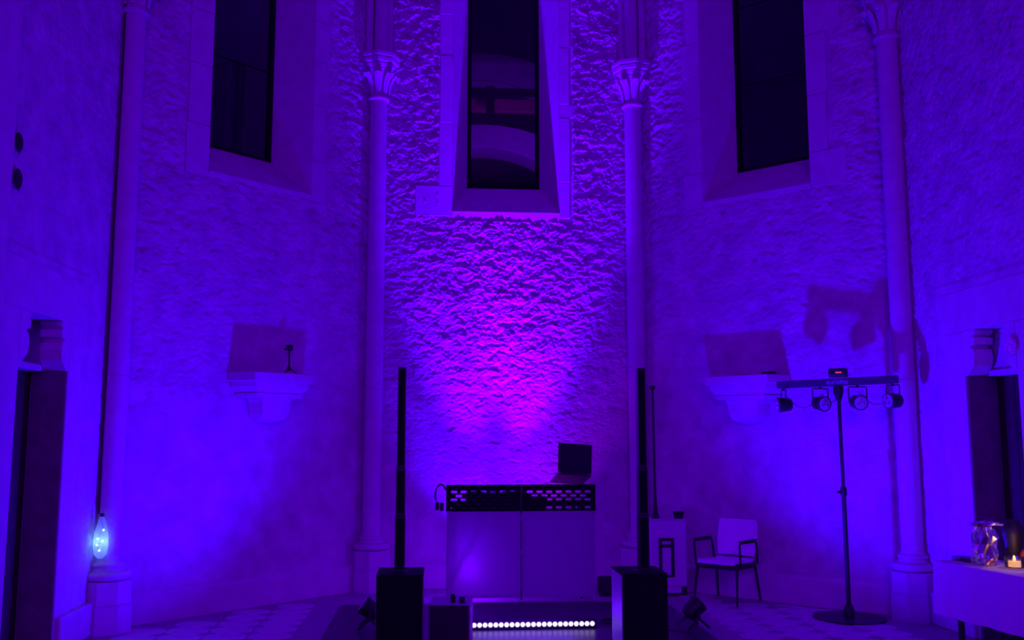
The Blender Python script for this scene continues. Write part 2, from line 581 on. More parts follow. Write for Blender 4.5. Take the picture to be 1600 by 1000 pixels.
def make_window(idx, frame, wall, quoins):
    GZ, GH, DEP = 4.60, 0.435, 0.50
    W = lambda x, y, z: to_world(frame, x, y, z)
    win = sempty('window_%d' % idx)
    HW = 0.612 if idx != 1 else 0.62
    # splayed reveals and steep sill
    for sgn in (-1, 1):
        m = MB()
        q = [W(sgn * HW, -0.003, WZ0), W(sgn * HW, -0.003, WZ1), W(sgn * GH, DEP, WZ1), W(sgn * GH, DEP, GZ)]
        q2 = [W(sgn * (HW + 0.2), 0.04, WZ0), W(sgn * (HW + 0.2), 0.04, WZ1), W(sgn * (GH + 0.2), DEP + 0.1, WZ1), W(sgn * (GH + 0.2), DEP + 0.1, GZ)]
        m.add(q + q2, [(0, 1, 2, 3), (7, 6, 5, 4), (0, 3, 7, 4), (1, 5, 6, 2), (3, 2, 6, 7)])
        m.build('window_reveal', M_DRESS, win)
    m = MB()
    q = [W(-HW, -0.006, WZ0), W(HW, -0.006, WZ0), W(GH, DEP, GZ), W(-GH, DEP, GZ)]
    q2 = [W(-HW, 0.02, WZ0 - 0.12), W(HW, 0.02, WZ0 - 0.12), W(GH, DEP + 0.1, GZ - 0.2), W(-GH, DEP + 0.1, GZ - 0.2)]
    m.add(q + q2, [(0, 1, 2, 3), (7, 6, 5, 4), (0, 4, 5, 1), (3, 2, 6, 7), (0, 3, 7, 4), (1, 5, 6, 2)])
    m.build('window_sill', M_DRESS, win)
    m = MB()
    q = [W(-HW, -0.003, WZ1), W(HW, -0.003, WZ1), W(GH, DEP, WZ1), W(-GH, DEP, WZ1)]
    q2 = [(x, y, z + 0.1) for x, y, z in q]
    m.add(q + q2, [(0, 3, 2, 1), (4, 5, 6, 7)])
    m.build('window_head', M_DRESS, win)
    # dark iron frame
    mm = MB()
    for sgn in (-1, 1):
        x0, x1 = sorted((sgn * GH, sgn * (GH - 0.045)))
        v = [W(x, y, z) for z in (GZ, WZ1) for y in (DEP - 0.01, DEP + 0.05) for x in (x0, x1)]
        mm.add(v, [(0, 2, 3, 1), (4, 5, 7, 6), (0, 1, 5, 4), (2, 6, 7, 3), (0, 4, 6, 2), (1, 3, 7, 5)])
    v = [W(x, y, z) for z in (GZ, GZ + 0.03) for y in (DEP - 0.01, DEP + 0.05) for x in (-GH, GH)]
    mm.add(v, [(0, 2, 3, 1), (4, 5, 7, 6), (0, 1, 5, 4), (2, 6, 7, 3), (0, 4, 6, 2), (1, 3, 7, 5)])
    mm.build('window_frame', M_GRILLE, win)
    # panes between saddle bars
    lev = [GZ + 0.03, 5.62, 6.55, WZ1] if idx != 1 else [GZ + 0.03, WZ1]
    for a, b in zip(lev[:-1], lev[1:]):
        v = [W(x, y, z) for z in (a, b) for y in (DEP + 0.016, DEP + 0.022) for x in (-GH + 0.045, GH - 0.045)]
        MB().add(v, [(0, 2, 3, 1), (4, 5, 7, 6), (0, 1, 5, 4), (2, 6, 7, 3), (0, 4, 6, 2), (1, 3, 7, 5)]).build('window_pane', M_WINGLASS, win)
    for z in lev[1:-1]:
        MB().bar(W(-GH + 0.045, DEP + 0.005, z), W(GH - 0.045, DEP + 0.005, z), 0.007, 6).build('saddle_bar', M_BLACKM, win)
    # dressed jamb stones, part of the wall
    for sgn in (-1, 1):
        z = WZ0 - 0.06
        k = 0
        while z < 7.3:
            hgt, wid = quoins[sgn][k % len(quoins[sgn])]
            zz = z + hgt
            x0, x1 = sorted((sgn * (HW + 0.002), sgn * (HW + wid)))
            v = []
            pr = random.uniform(0.001, 0.006)
            for y, c in ((0.03, 0.0), (-pr + 0.004, 0.0), (-pr, 0.005)):
                v.append([W(x0 + c, y, z + 0.002 + c), W(x1 - c, y, z + 0.002 + c), W(x1 - c, y, zz - 0.002 - c), W(x0 + c, y, zz - 0.002 - c)])
            MB().rings(v).build('jamb_stone', M_DRESS, wall)
            z = zz
            k += 1
    return win


make_window(1, ((0, YC), (1, 0), (0, 1)), wall_back,
            {-1: [(0.36, 0.42), (0.74, 0.155), (0.82, 0.15), (0.5, 0.155), (0.4, 0.16)],
             1: [(0.42, 0.12), (0.78, 0.125), (0.16, 0.22), (0.7, 0.12), (0.6, 0.13)]})
make_window(2, (on_diag(-1, SIDE / 2, 0)[:2], (R2, R2), (-R2, R2)), wall_bl,
            {-1: [(0.5, 0.25), (0.6, 0.24), (0.55, 0.25)], 1: [(0.45, 0.2), (0.62, 0.17), (0.5, 0.19)]})
make_window(3, (on_diag(1, SIDE / 2, 0)[:2], (R2, -R2), (R2, R2)), wall_br,
            {-1: [(0.4, 0.24), (0.62, 0.17), (0.5, 0.17)], 1: [(0.38, 0.38), (0.6, 0.2), (0.65, 0.22)]})


# --- ribs and timbers added behind the middle window to give the bands in its glass
def arc_band(y0, y1, cx, cz, r0, r1, a0, a1, n=22):
    m = MB()
    rings = []
    for i in range(n + 1):
        a = a0 + (a1 - a0) * i / n
        c, s = math.cos(a), math.sin(a)
        rings.append([(cx + r0 * c, y0, cz + r0 * s * 0.75), (cx + r1 * c, y0, cz + r1 * s * 0.75),
                      (cx + r1 * c, y1, cz + r1 * s * 0.75), (cx + r0 * c, y1, cz + r0 * s * 0.75)])
    m.rings(rings)
    return m


struct(arc_band(13.0, 13.3, -0.15, 4.73, 1.36, 1.74, 0.0, PI).build('trim_2', M_ARCH, None, True))
struct(arc_band(13.02, 13.5, -0.15, 4.73, 1.29, 1.355, 0.0, PI).build('trim_3', M_ARCH, None, True))
struct(arc_band(13.6, 13.9, -0.15, 5.92, 1.36, 1.90, 0.0, PI).build('trim_4', M_ARCH, None, True))
struct(arc_band(13.62, 14.1, -0.15, 5.92, 1.24, 1.34, 0.0, PI).build('trim_5', M_ARCH, None, True))
struct(MB().cbox(-1.5, 1.5, 12.75, 12.85, 6.15, 6.33, 0.01).build('trim_6', M_REDBEAM))
struct(MB().cbox(-1.5, 1.5, 12.6, 12.7, 6.345, 6.43, 0.01).build('trim_7', M_TIMBER))
struct(MB().cbox(-0.14, -0.03, 12.45, 12.57, 5.93, 6.40, 0.01).build('trim_8', M_TIMBER))
struct(MB().cbox(-0.15, -0.03, 13.55, 13.59, 4.0, 5.70, 0.01).build('trim_9', M_TIMBER))
lamp('rib_fill', 'POINT', (0.5, 11.6, 4.4), (0.16, 0.0, 1.0), 130, None, 0.05)  # added lamp, only there to light the ribs behind the glass


# ------------------------------------------------------------------ doorways
def make_door(idx, s):
    """s = -1 left wall, +1 right wall; recess runs outward from the wall face"""
    y0, y1 = (6.70 if s < 0 else 6.86), 7.58
    d = sempty('door_%d' % idx)
    X = lambda off: s * (XS + off)

    def bx(m, a, b, ya, yb, za, zb, c=0.006):
        q = sorted((X(a), X(b)))
        return m.cbox(q[0], q[1], ya, yb, za, zb, c)
    bx(MB(), -0.002, 0.55, y1 + 0.002, y1 + 0.30, 0, DZ).build('door_jamb', M_DRESS, d)
    bx(MB(), -0.002, 0.55, y0 - 0.30, y0 - 0.002, 0, DZ).build('door_jamb', M_DRESS, d)
    bx(MB(), 0.0, 0.55, y0 - 0.3, y1 + 0.3, DZ + 0.001, DZ + 0.35).build('door_lintel', M_DRESS, d)
    hd = 0.45 if s < 0 else 0.19
    bx(MB(), hd, 0.50, y0, y1, 2.12, DZ).build('door_head', M_DRESS, d)
    bx(MB(), 0.165, hd - 0.002, y0, y1, 2.12, 2.17).build('door_head_ledge', M_DRESS, d)
    bx(MB(), 0.004, 0.262, y1 - 0.022, y1 + 0.001, 0.0, 2.118).build('door_lining', M_LINING, d)
    # carved shoulder corbels under the lintel
    for ya, dirn in ((y1, -1), (y0, 1)):
        prof = [(0.00, 2.12), (0.05, 2.13), (0.135, 2.20), (0.155, 2.27), (0.135, 2.335), (0.10, 2.35),
                (0.10, 2.365), (0.16, 2.375), (0.165, 2.43), (0.13, 2.44), (0.17, 2.47), (0.17, 2.499), (0.0, 2.499)]
        ring = []
        for xo in (0.0, 0.16):
            ring.append([(X(xo), ya + dirn * (p + 0.002) if p > 0 else ya + dirn * 0.002, z) for p, z in prof])
        MB().rings(ring).build('door_corbel', M_CARVE, d)
    # vertical boards of the leaf
    n = 6
    w = (y1 - y0) / n
    for k in range(n):
        bx(MB(), 0.27, 0.31, y0 + k * w + 0.003, y0 + (k + 1) * w - 0.003, 0.02, 2.115, 0.008).build('door_board', M_WOOD, d)
    for z in (0.55, 1.6):
        bx(MB(), 0.258, 0.269, y0 + 0.03, y1 - 0.25, z, z + 0.05, 0.003).build('door_hinge_strap', M_BLACKM, d)
    return d


make_door(1, -1)
make_door(2, 1)
# small disc on the near corbel of the right doorway
disc = thing('round_disc', 'small pinkish glittering round disc beside the right doorway top', 'ornament', (XS - 0.014, 6.895, 2.31))
MB().rings([[(x, 0.070 * math.cos(a), 0.070 * math.sin(a)) for a in [2 * PI * i / 20 for i in range(20)]] for x in (0.0, -0.012)]).build('disc_plate', M_PINK, disc)
MB().rings([[(x, 0.076 * math.cos(a), 0.076 * math.sin(a)) for a in [2 * PI * i / 20 for i in range(20)]] for x in (0.010, 0.001)]).build('disc_rim', M_CHROME, disc)

# put-log holes in the left wall: discs with the shade painted dark
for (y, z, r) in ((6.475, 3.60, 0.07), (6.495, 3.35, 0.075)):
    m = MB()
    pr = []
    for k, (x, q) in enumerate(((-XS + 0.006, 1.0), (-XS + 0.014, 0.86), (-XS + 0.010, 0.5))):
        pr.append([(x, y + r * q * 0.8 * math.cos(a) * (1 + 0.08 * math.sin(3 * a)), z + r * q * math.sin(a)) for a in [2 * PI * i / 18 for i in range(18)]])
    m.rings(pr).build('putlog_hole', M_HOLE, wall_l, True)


# ------------------------------------------------------------------ engaged columns
def make_column(name, label, x, y, rot):
    t = thing(name, label, 'column', (x, y, 0), rot, 'engaged stone columns of the apse')
    r = 0.098
    MB().lathe([(0.225, 0.0), (0.225, 0.225), (0.205, 0.235)], n=8, rot=PI / 8).build('plinth_base', M_CARVE, t)
    MB().lathe([(0.212, 0.236), (0.212, 0.415), (0.20, 0.425)], n=8, rot=PI / 8).build('plinth_block', M_CARVE, t)
    pr = [(0.16, 0.426)]
    for a in np.linspace(-PI / 2, PI / 2, 8):
        pr.append((0.165 + 0.035 * math.cos(a), 0.465 + 0.036 * math.sin(a)))
    pr += [(0.14, 0.505), (0.125, 0.53)]
    for a in np.linspace(-PI / 2, PI / 2, 7):
        pr.append((0.122 + 0.016 * math.cos(a), 0.553 + 0.018 * math.sin(a)))
    pr += [(0.108, 0.58), (r, 0.62)]
    MB().lathe(pr, n=28).build('base_moulding', M_CARVE, t, True)
    z0 = 0.621
    for k, zt in enumerate((2.15, 3.75, 5.42)):         # drums of the shaft, hairline joints
        MB().lathe([(r, z0), (r, zt - 0.002)], n=28).build('shaft_drum', M_CARVE, t, True)
        z0 = zt
    pr = [(r, 5.42)]
    for a in np.linspace(-PI / 2, PI / 2, 8):
        pr.append((0.105 + 0.022 * math.cos(a), 5.447 + 0.026 * math.sin(a)))
    MB().lathe(pr, n=28).build('neck_ring', M_CARVE, t, True)
    MB().lathe([(0.100, 5.474), (0.102, 5.56), (0.112, 5.64), (0.135, 5.72), (0.165, 5.775)], n=28).build('capital_bell', M_CARVE, t, True)
    # crocket leaves
    for k in range(8):
        a = PI / 8 + 2 * PI * k / 8
        m = MB()
        rings = []
        for (rad, z, w, th) in ((0.106, 5.50, 0.030, 0.012), (0.118, 5.60, 0.040, 0.016), (0.150, 5.68, 0.046, 0.020),
                                (0.190, 5.725, 0.044, 0.026), (0.212, 5.705, 0.036, 0.026), (0.205, 5.672, 0.022, 0.016)):
            c, s_ = math.cos(a), math.sin(a)
            q = []
            for (dt, dr) in ((-w, 0), (-w * 0.5, th), (w * 0.5, th), (w, 0), (w * 0.5, -th * 0.6), (-w * 0.5, -th * 0.6)):
                q.append((c * (rad + dr) - s_ * dt, s_ * (rad + dr) + c * dt, z))
            rings.append(q)
        m.rings(rings).build('capital_leaf', M_CARVE, t, True)
    MB().lathe([(0.165, 5.776), (0.195, 5.80), (0.205, 5.825), (0.190, 5.835)], n=8, rot=PI / 8).build('abacus_bed', M_CARVE, t)
    MB().lathe([(0.205, 5.836), (0.228, 5.85), (0.232, 5.885), (0.215, 5.892)], n=8, rot=PI / 8).build('abacus', M_CARVE, t)
    MB().lathe([(0.215, 5.893), (0.242, 5.91), (0.244, 5.945), (0.22, 5.965)], n=8, rot=PI / 8).build('abacus_cap', M_CARVE, t)
    # cluster of vault shafts standing on the capital
    for dx, dy, rr in ((0.0, -0.03, 0.075), (-0.115, 0.02, 0.045), (0.115, 0.02, 0.045)):
        MB().lathe([(rr + 0.015, 5.966), (rr, 6.0), (rr, TOP)], dx, dy, 18).build('vault_shaft', M_CARVE, t, True)
    return t


o1, o2 = 0.118, 0.10
for nm, lb, x, y, rz in (
        ('stone_column', 'slender stone column just left of the middle window', -(H - 0.383 * o1), YC - 0.924 * o1, PI / 8),
        ('stone_column', 'slender stone column just right of the middle window', H - 0.383 * o1, YC - 0.924 * o1, -PI / 8),
        ('stone_column', 'outer stone column on the left, glowing bulb cluster at its foot', -(XS - 0.074), YS - 0.055, PI * 3 / 8),
        ('stone_column', 'outer stone column on the right, behind the light bar stand', XS - 0.074, YS - 0.055, -PI * 3 / 8)):
    make_column(nm, lb, x, y, rz)


# ------------------------------------------------------------------ carved wall brackets
def make_bracket(s, label):
    t = thing('stone_bracket', label, 'bracket', (0, 0, 0), 0, 'carved stone wall brackets')
    c = 1.37

    def lvl(hw_wall, hw_front, off, z):
        q = [on_diag(s, c + hw_wall, 0.012, z), on_diag(s, c + hw_front, off, z), on_diag(s, c - hw_front, off, z), on_diag(s, c - hw_wall, 0.012, z)]
        return q if s > 0 else q[::-1]
    MB().rings([lvl(0.425, 0.335, 0.315, 2.155), lvl(0.44, 0.35, 0.33, 2.165), lvl(0.44, 0.35, 0.33, 2.24), lvl(0.43, 0.34, 0.32, 2.25)]).build('shelf_slab', M_CARVE, t)
    MB().rings([lvl(0.335, 0.255, 0.235, 2.005), lvl(0.345, 0.265, 0.245, 2.015), lvl(0.35, 0.27, 0.25, 2.045), lvl(0.335, 0.255, 0.24, 2.052),
                lvl(0.375, 0.29, 0.27, 2.075), lvl(0.40, 0.31, 0.29, 2.11), lvl(0.405, 0.315, 0.295, 2.154)]).build('shelf_moulding', M_CARVE, t)
    rings = []
    for hw, off, z in ((0.03, 0.05, 1.76), (0.11, 0.10, 1.772), (0.165, 0.15, 1.80), (0.19, 0.18, 1.85), (0.20, 0.19, 1.91), (0.205, 0.195, 1.96), (0.225, 0.21, 2.004)):
        rings.append(lvl(hw, hw * 0.8, off, z))
    MB().rings(rings).build('corbel', M_CARVE, t)
    return t


make_bracket(-1, 'carved stone wall bracket under the left window, small tripod on it')
make_bracket(1, 'carved stone wall bracket under the right window, behind the light bar')

# mini tripod on the left bracket
p = on_diag(-1, 1.22, 0.17, 2.251)
t = thing('mini_tripod', 'small black tripod lamp standing on the left wall bracket', 'tripod', p)
MB().bar((0, 0, 0.045), (0, 0, 0.235), 0.009, 8).build('stem', M_BLACKM, t)
MB().lathe([(0.014, 0.03), (0.018, 0.04), (0.018, 0.07), (0.012, 0.08)], n=10).build('hub', M_BLACK, t)
for k in range(3):
    a = 0.4 + 2 * PI * k / 3
    MB().bar((0.012 * math.cos(a), 0.012 * math.sin(a), 0.055), (0.085 * math.cos(a), 0.085 * math.sin(a), 0.005), 0.006, 6).build('leg', M_BLACKM, t)
MB().cbox(-0.034, 0.034, -0.025, 0.025, 0.236, 0.295, 0.008).build('lamp_head', M_BLACK, t)
MB().bar((-0.036, 0, 0.255), (-0.055, 0, 0.25), 0.008, 8).build('knob', M_BLACK, t)

# flat dark object on the right bracket
p = on_diag(1, 1.66, 0.16, 2.251)
t = thing('small_receiver', 'small flat black box lying on the right wall bracket', 'box', p, -PI / 4)
MB().cbox(-0.065, 0.065, -0.045, 0.045, 0.0, 0.028, 0.006).build('case', M_BLACK, t)
MB().cbox(0.05, 0.062, -0.01, 0.01, 0.0285, 0.036, 0.002).build('button', M_BLACKM, t)


# ------------------------------------------------------------------ column loudspeakers
def make_sub(loc, label):
    t = thing('subwoofer', label, 'loudspeaker', loc, 0, 'bass cabinets of the column loudspeakers')
    MB().cbox(-0.176, 0.176, 0.012, 0.44, 0.02, 0.571, 0.004).build('cabinet', M_SUBSIDE, t)
    MB().cbox(-0.172, 0.172, 0.0, 0.0115, 0.03, 0.572, 0.003).build('front_grille', M_GRILLE, t)
    MB().cbox(-0.177, 0.177, 0.0118, 0.441, 0.5712, 0.5835, 0.001).build('dark_top_sheet', M_GRILLE, t)  # added sheet, keeps the top dark over the lightened cabinet
    for x in (-0.14, 0.14):
        for y in (0.05, 0.39):
            MB().lathe([(0.018, 0.0), (0.022, 0.004), (0.022, 0.0195)], x, y, 10).build('rubber_foot', M_BLACK, t)
    MB().cbox(-0.05, 0.05, 0.16, 0.26, 0.584, 0.587, 0.001).build('pole_socket', M_BLACK, t)
    return t


def make_array(loc, label):
    t = thing('column_speaker', label, 'loudspeaker', loc, 0, 'slim column loudspeakers')
    z = 0.0
    for k, hgt in enumerate((0.42, 0.36, 0.785)):
        w = (0.039, 0.035, 0.031)[k]
        nm = ('spacer_section', 'spacer_section', 'speaker_section')[k]
        s_ = MB().cbox(-w, w, -0.045, 0.045, z, z + hgt - 0.0008, 0.002).build(nm, M_BLACK, t)
        MB().cbox(-w + 0.008, w - 0.008, -0.0485, -0.0455, z + 0.02, z + hgt - 0.02, 0.001).build('grille', M_GRILLE, s_)
        z += hgt
    return t


ML = (-1.030, 7.308, 0.012)
MR = (0.810, 7.235, 0.012)
make_sub(ML, 'black bass cabinet left of the small square case')
make_array((-1.040, 7.518, 0.599), 'slim black column loudspeaker on the left bass cabinet')
make_sub(MR, 'black bass cabinet right of the booth, one side lit violet')
make_array((0.845, 7.445, 0.599), 'slim black column loudspeaker on the right bass cabinet')


# ------------------------------------------------------------------ floor par cans
def make_par(loc, rotz, tilt, label):
    t = thing('floor_par_light', label, 'stage light', loc, rotz, 'floor uplights beside the bass cabinets')
    Mt = Matrix.Translation((0, 0, 0.155)) @ Matrix.Rotation(tilt, 4, 'Y')
    prof = [(0.03, -0.085), (0.055, -0.075), (0.072, -0.04), (0.078, 0.04), (0.080, 0.06)]
    MB().lathe(prof, n=18, mat=Mt).build('housing', M_BLACK, t, True)
    MB().lathe([(0.080, 0.061), (0.086, 0.063), (0.086, 0.078), (0.070, 0.080)], n=18, mat=Mt).build('front_ring', M_BLACKM, t, True)
    for k in range(7):
        a = 2 * PI * k / 6
        c = (0, 0) if k == 6 else (0.042 * math.cos(a), 0.042 * math.sin(a))
        MB().lathe([(0.016, 0.0802), (0.014, 0.086), (0.006, 0.089)], c[0], c[1], 10, mat=Mt).build('led_lens', M_LENS, t, True)
    for sgn in (-1, 1):
        MB().rings([[(-0.014 + sx * 0.0, sgn * 0.088 + dy, 0.16) for sx, dy in ((0, -0.003), (1, -0.003), (1, 0.003), (0, 0.003))]] and
                   [[(x, sgn * 0.092 + dy, 0.175) for x, dy in ((-0.016, -0.004), (0.016, -0.004), (0.016, 0.004), (-0.016, 0.004))],
                    [(x, sgn * 0.092 + dy, 0.09) for x, dy in ((-0.016, -0.004), (0.016, -0.004), (0.016, 0.004), (-0.016, 0.004))]]).build('yoke_arm', M_BLACKM, t)
    for k, (dx, sgn) in enumerate(((-0.10, -1), (0.10, -1), (-0.10, 1), (0.10, 1))):
        MB().bar((0, sgn * 0.092, 0.095), (dx, sgn * 0.10, 0.012), 0.011, 8).build('stand_leg', M_BLACKM, t)
    MB().bar((0, -0.106, 0.155), (0, -0.092, 0.155), 0.018, 10).build('tilt_knob', M_BLACK, t)
    return t


make_par((-1.31, 8.36, 0.012), PI, math.radians(55), 'small black floor uplight left of the left bass cabinet')
make_par((1.425, 8.18, 0.012), 0.25, math.radians(50), 'small black floor uplight right of the right bass cabinet')

# ------------------------------------------------------------------ square case beside the left subwoofer
t = thing('equipment_case', 'small square black case with two knobs on top, left of the LED bar', 'case', (-0.655, 7.60, 0.012), math.radians(-4.5))
MB().cbox(-0.158, 0.158, 0.004, 0.33, 0.012, 0.312, 0.005).build('body', M_SUBSIDE, t)
MB().cbox(-0.150, 0.150, -0.006, 0.003, 0.018, 0.308, 0.003).build('front_panel', M_BLACK, t)
for sx in (-1, 1):
    for y in (0.004, 0.322):
        MB().cbox(sx * 0.164 - 0.005, sx * 0.164 + 0.005, y - 0.005, y + 0.009, 0.0, 0.318, 0.002).build('edge_post', M_CHROME, t)
    MB().cbox(sx * 0.164 - 0.005, sx * 0.164 + 0.005, 0.014, 0.316, 0.3125, 0.32, 0.002).build('edge_rail', M_CHROME, t)
    MB().tube([(sx * 0.172, 0.04, 0.28), (sx * 0.176, 0.12, 0.20), (sx * 0.172, 0.24, 0.27)], 0.003, 6).build('side_cord', M_WCABLE, t)
MB().lathe([(0.018, 0.3125), (0.020, 0.32), (0.018, 0.372), (0.012, 0.378)], 0.02, 0.12, 12).build('knob', M_BLACK, t, True)
MB().cbox(0.070, 0.115, 0.10, 0.15, 0.3125, 0.355, 0.004).build('connector', M_BLACK, t)
MB().cbox(-0.15, 0.15, 0.311, 0.317, 0.3125, 0.3265, 0.002).build('rear_rail', M_CHROME, t)

# ------------------------------------------------------------------ LED bar
t = thing('led_bar', 'row of glowing white LEDs in a long bar on the floor before the booth', 'stage light', (0.062, 8.24, 0.012))
MB().cbox(-0.535, 0.535, -0.03, 0.05, 0.006, 0.075, 0.006).build('housing', M_BLACK, t)
for x in (-0.40, 0.40):
    MB().cbox(x - 0.02, x + 0.02, -0.045, 0.06, 0.0, 0.0058, 0.002).build('foot', M_BLACKM, t)
NL = 23
pitch = 1.03 / NL
for k in range(NL):
    x = -0.50 + k * (1.0 / (NL - 1))
    MtL = Matrix.Translation((x, -0.0305, 0.043)) @ Matrix.Rotation(PI / 2, 4, 'X')
    MB().lathe([(0.0205, 0.0), (0.0185, 0.005), (0.010, 0.009)], n=12, mat=MtL).build('led_lens', M_LEDON, t, True)
for k in range(10):
    lamp('led_bar_glow', 'POINT', (0.062 - 0.495 + 0.088 * k, 8.06, 0.20), (0.13, 0.0, 1.0), 2.2, None, 0.0)

# ------------------------------------------------------------------ DJ booth front
t = thing('booth_front', 'folding booth front with two white fabric panels and black perforated top band', 'booth', (0.085, 9.66, 0.012))
X0, X1, ZB, ZT = -0.755, 0.755, 0.887 - 0.012, 1.15 - 0.012
for a, b in ((X0 + 0.008, -0.010), (0.010, X1 - 0.008)):
    m = MB()
    n = 10
    m.box(a, b, 0.006, 0.0075, 0.03, ZB - 0.002)
    m.build('fabric_panel', M_SCRIM, t)
    fr = MB()
    for xx in (a + 0.012, b - 0.012):
        fr.cbox(xx - 0.010, xx + 0.010, 0.012, 0.034, 0.0, ZB, 0.003)
    fr.cbox(a + 0.024, b - 0.024, 0.012, 0.034, 0.035, 0.06, 0.003)
    fr.build('panel_frame', M_WHITE, t)
    MB().bar((a + 0.03, 0.05, 0.06), ((a + b) / 2, 0.05, ZB - 0.05), 0.010, 6).build('strut', M_WHITE, t)
    MB().bar((b - 0.03, 0.06, 0.06), ((a + b) / 2, 0.06, ZB - 0.05), 0.010, 6).build('strut', M_WHITE, t)
for z, hgt in ((0.78, 0.05), (0.45, 0.05), (0.12, 0.05)):
    MB().bar((0, 0.0, z), (0, 0.0, z + hgt), 0.007, 8).build('hinge', M_CHROME, t)
MB().cbox(-0.007, 0.007, 0.006, 0.03, 0.0, ZT, 0.001).build('middle_post', M_BLACKM, t)


def perforated(x0, x1, z0, z1, name):
    pit, rh, hw, hh = 0.098, 0.039, 0.0335, 0.0125
    v, f = [], []

    def rect(a, b, c, d):
        if b - a < 1e-6 or d - c < 1e-6:
            return
        o = len(v)
        v.extend([(a, 0, c), (b, 0, c), (b, 0, d), (a, 0, d)])
        f.append((o, o + 1, o + 2, o + 3))
    ztop = z1 - 0.0525
    rows = 5
    rect(x0, x1, ztop, z1)
    rect(x0, x1, z0, ztop - rows * rh)
    w = x1 - x0
    for r in range(rows):
        zb = ztop - (r + 1) * rh
        zc = zb + rh / 2
        ncell = 7 if r % 2 == 0 else 6
        pad = (w - ncell * pit) / 2
        rect(x0, x0 + pad, zb, zb + rh)
        rect(x1 - pad, x1, zb, zb + rh)
        for k in range(ncell):
            a = x0 + pad + k * pit
            b = a + pit
            xc = (a + b) / 2
            o = len(v)
            c = 0.010
            inner = [(xc - hw + c, zc - hh), (xc + hw - c, zc - hh), (xc + hw, zc - hh + c), (xc + hw, zc + hh - c),
                     (xc + hw - c, zc + hh), (xc - hw + c, zc + hh), (xc - hw, zc + hh - c), (xc - hw, zc - hh + c)]
            outer = [(xc - hw + c, zb), (xc + hw - c, zb), (b, zb + 0.3 * rh), (b, zb + 0.7 * rh),
                     (xc + hw - c, zb + rh), (xc - hw + c, zb + rh), (a, zb + 0.7 * rh), (a, zb + 0.3 * rh)]
            corner = [(b, zb), (b, zb + rh), (a, zb + rh), (a, zb)]
            for q in inner + outer + corner:
                v.append((q[0], 0, q[1]))
            for i in range(8):
                j = (i + 1) % 8
                f.append((o + i, o + 8 + i, o + 8 + j, o + j))
            for ci, (i, j) in enumerate(((1, 2), (3, 4), (5, 6), (7, 0))):
                f.append((o + 8 + i, o + 16 + ci, o + 8 + j))
    # thickness
    n = len(v)
    v2 = [(x, 0.010, z) for x, y, z in v]
    f2 = [tuple(n + i for i in reversed(q)) for q in f]
    from collections import Counter
    key = lambda i: (round(v[i][0], 5), round(v[i][2], 5))
    cnt = Counter()
    for q in f:
        for i in range(len(q)):
            cnt[frozenset((key(q[i]), key(q[(i + 1) % len(q)])))] += 1
    side = []
    for q in f:
        for i in range(len(q)):
            a, b = q[i], q[(i + 1) % len(q)]
            if cnt[frozenset((key(a), key(b)))] == 1:
                side.append((b, a, n + a, n + b))
    return MB().add(v + v2, f + f2 + side)


perforated(X0, -0.008, ZB, ZT, 'l').build('perforated_band', M_GRILLE, t)
perforated(0.008, X1, ZB, ZT, 'r').build('perforated_band', M_GRILLE, t)

# table behind the booth front
t = thing('folding_table', 'narrow black folding table hidden behind the perforated band', 'table', (0.085, 9.82, 0.012))
MB().cbox(-0.70, 0.70, -0.10, 0.12, 0.93, 0.965, 0.006).build('table_top', M_BLACK, t)
MB().cbox(-0.70, 0.26, -0.098, -0.085, 0.86, 0.929, 0.002).build('front_rail', M_BLACK, t)
for x in (-0.62, 0.62):
    for y in (-0.06, 0.09):
        MB().bar((x, y, 0.0), (x, y, 0.929), 0.014, 8).build('leg', M_BLACKM, t)
t = thing('dj_controller', 'dark mixing console on the table behind the left perforated band', 'console', (-0.22, 9.84, 0.978))
MB().cbox(-0.25, 0.33, -0.10, 0.10, 0.0, 0.085, 0.008).build('body', M_BLACK, t)
for k in range(2):
    MB().lathe([(0.075, 0.0855), (0.078, 0.09), (0.074, 0.098)], -0.14 + k * 0.34, 0.01, 20).build('jog_wheel', M_BLACKM, t, True)
for k in range(5):
    MB().lathe([(0.009, 0.0855), (0.008, 0.105)], 0.0 + k * 0.02, 0.09, 8).build('knob', M_BLACK, t)
t = thing('rack_unit', 'low dark rack unit on the table behind the right perforated band', 'console', (0.30, 9.84, 0.978))
MB().cbox(-0.17, 0.06, -0.10, 0.09, 0.0, 0.045, 0.005).build('body', M_BLACK, t)
for k in range(4):
    MB().bar((-0.13 + k * 0.05, -0.101, 0.022), (-0.13 + k * 0.05, -0.112, 0.022), 0.009, 8).build('knob', M_BLACKM, t)


# laptop on its stand
def slab(name, o, a, b, th, mat, parent):
    """slab spanned by vectors a, b from o, thickness vector th"""
    o, a, b, th = Vector(o), Vector(a), Vector(b), Vector(th)
    v = [o, o + a, o + a + b, o + b]
    v += [p + th for p in v]
    return MB().add(v, [(3, 2, 1, 0), (4, 5, 6, 7), (0, 1, 5, 4), (1, 2, 6, 5), (2, 3, 7, 6), (3, 0, 4, 7)]).build(name, mat, parent)


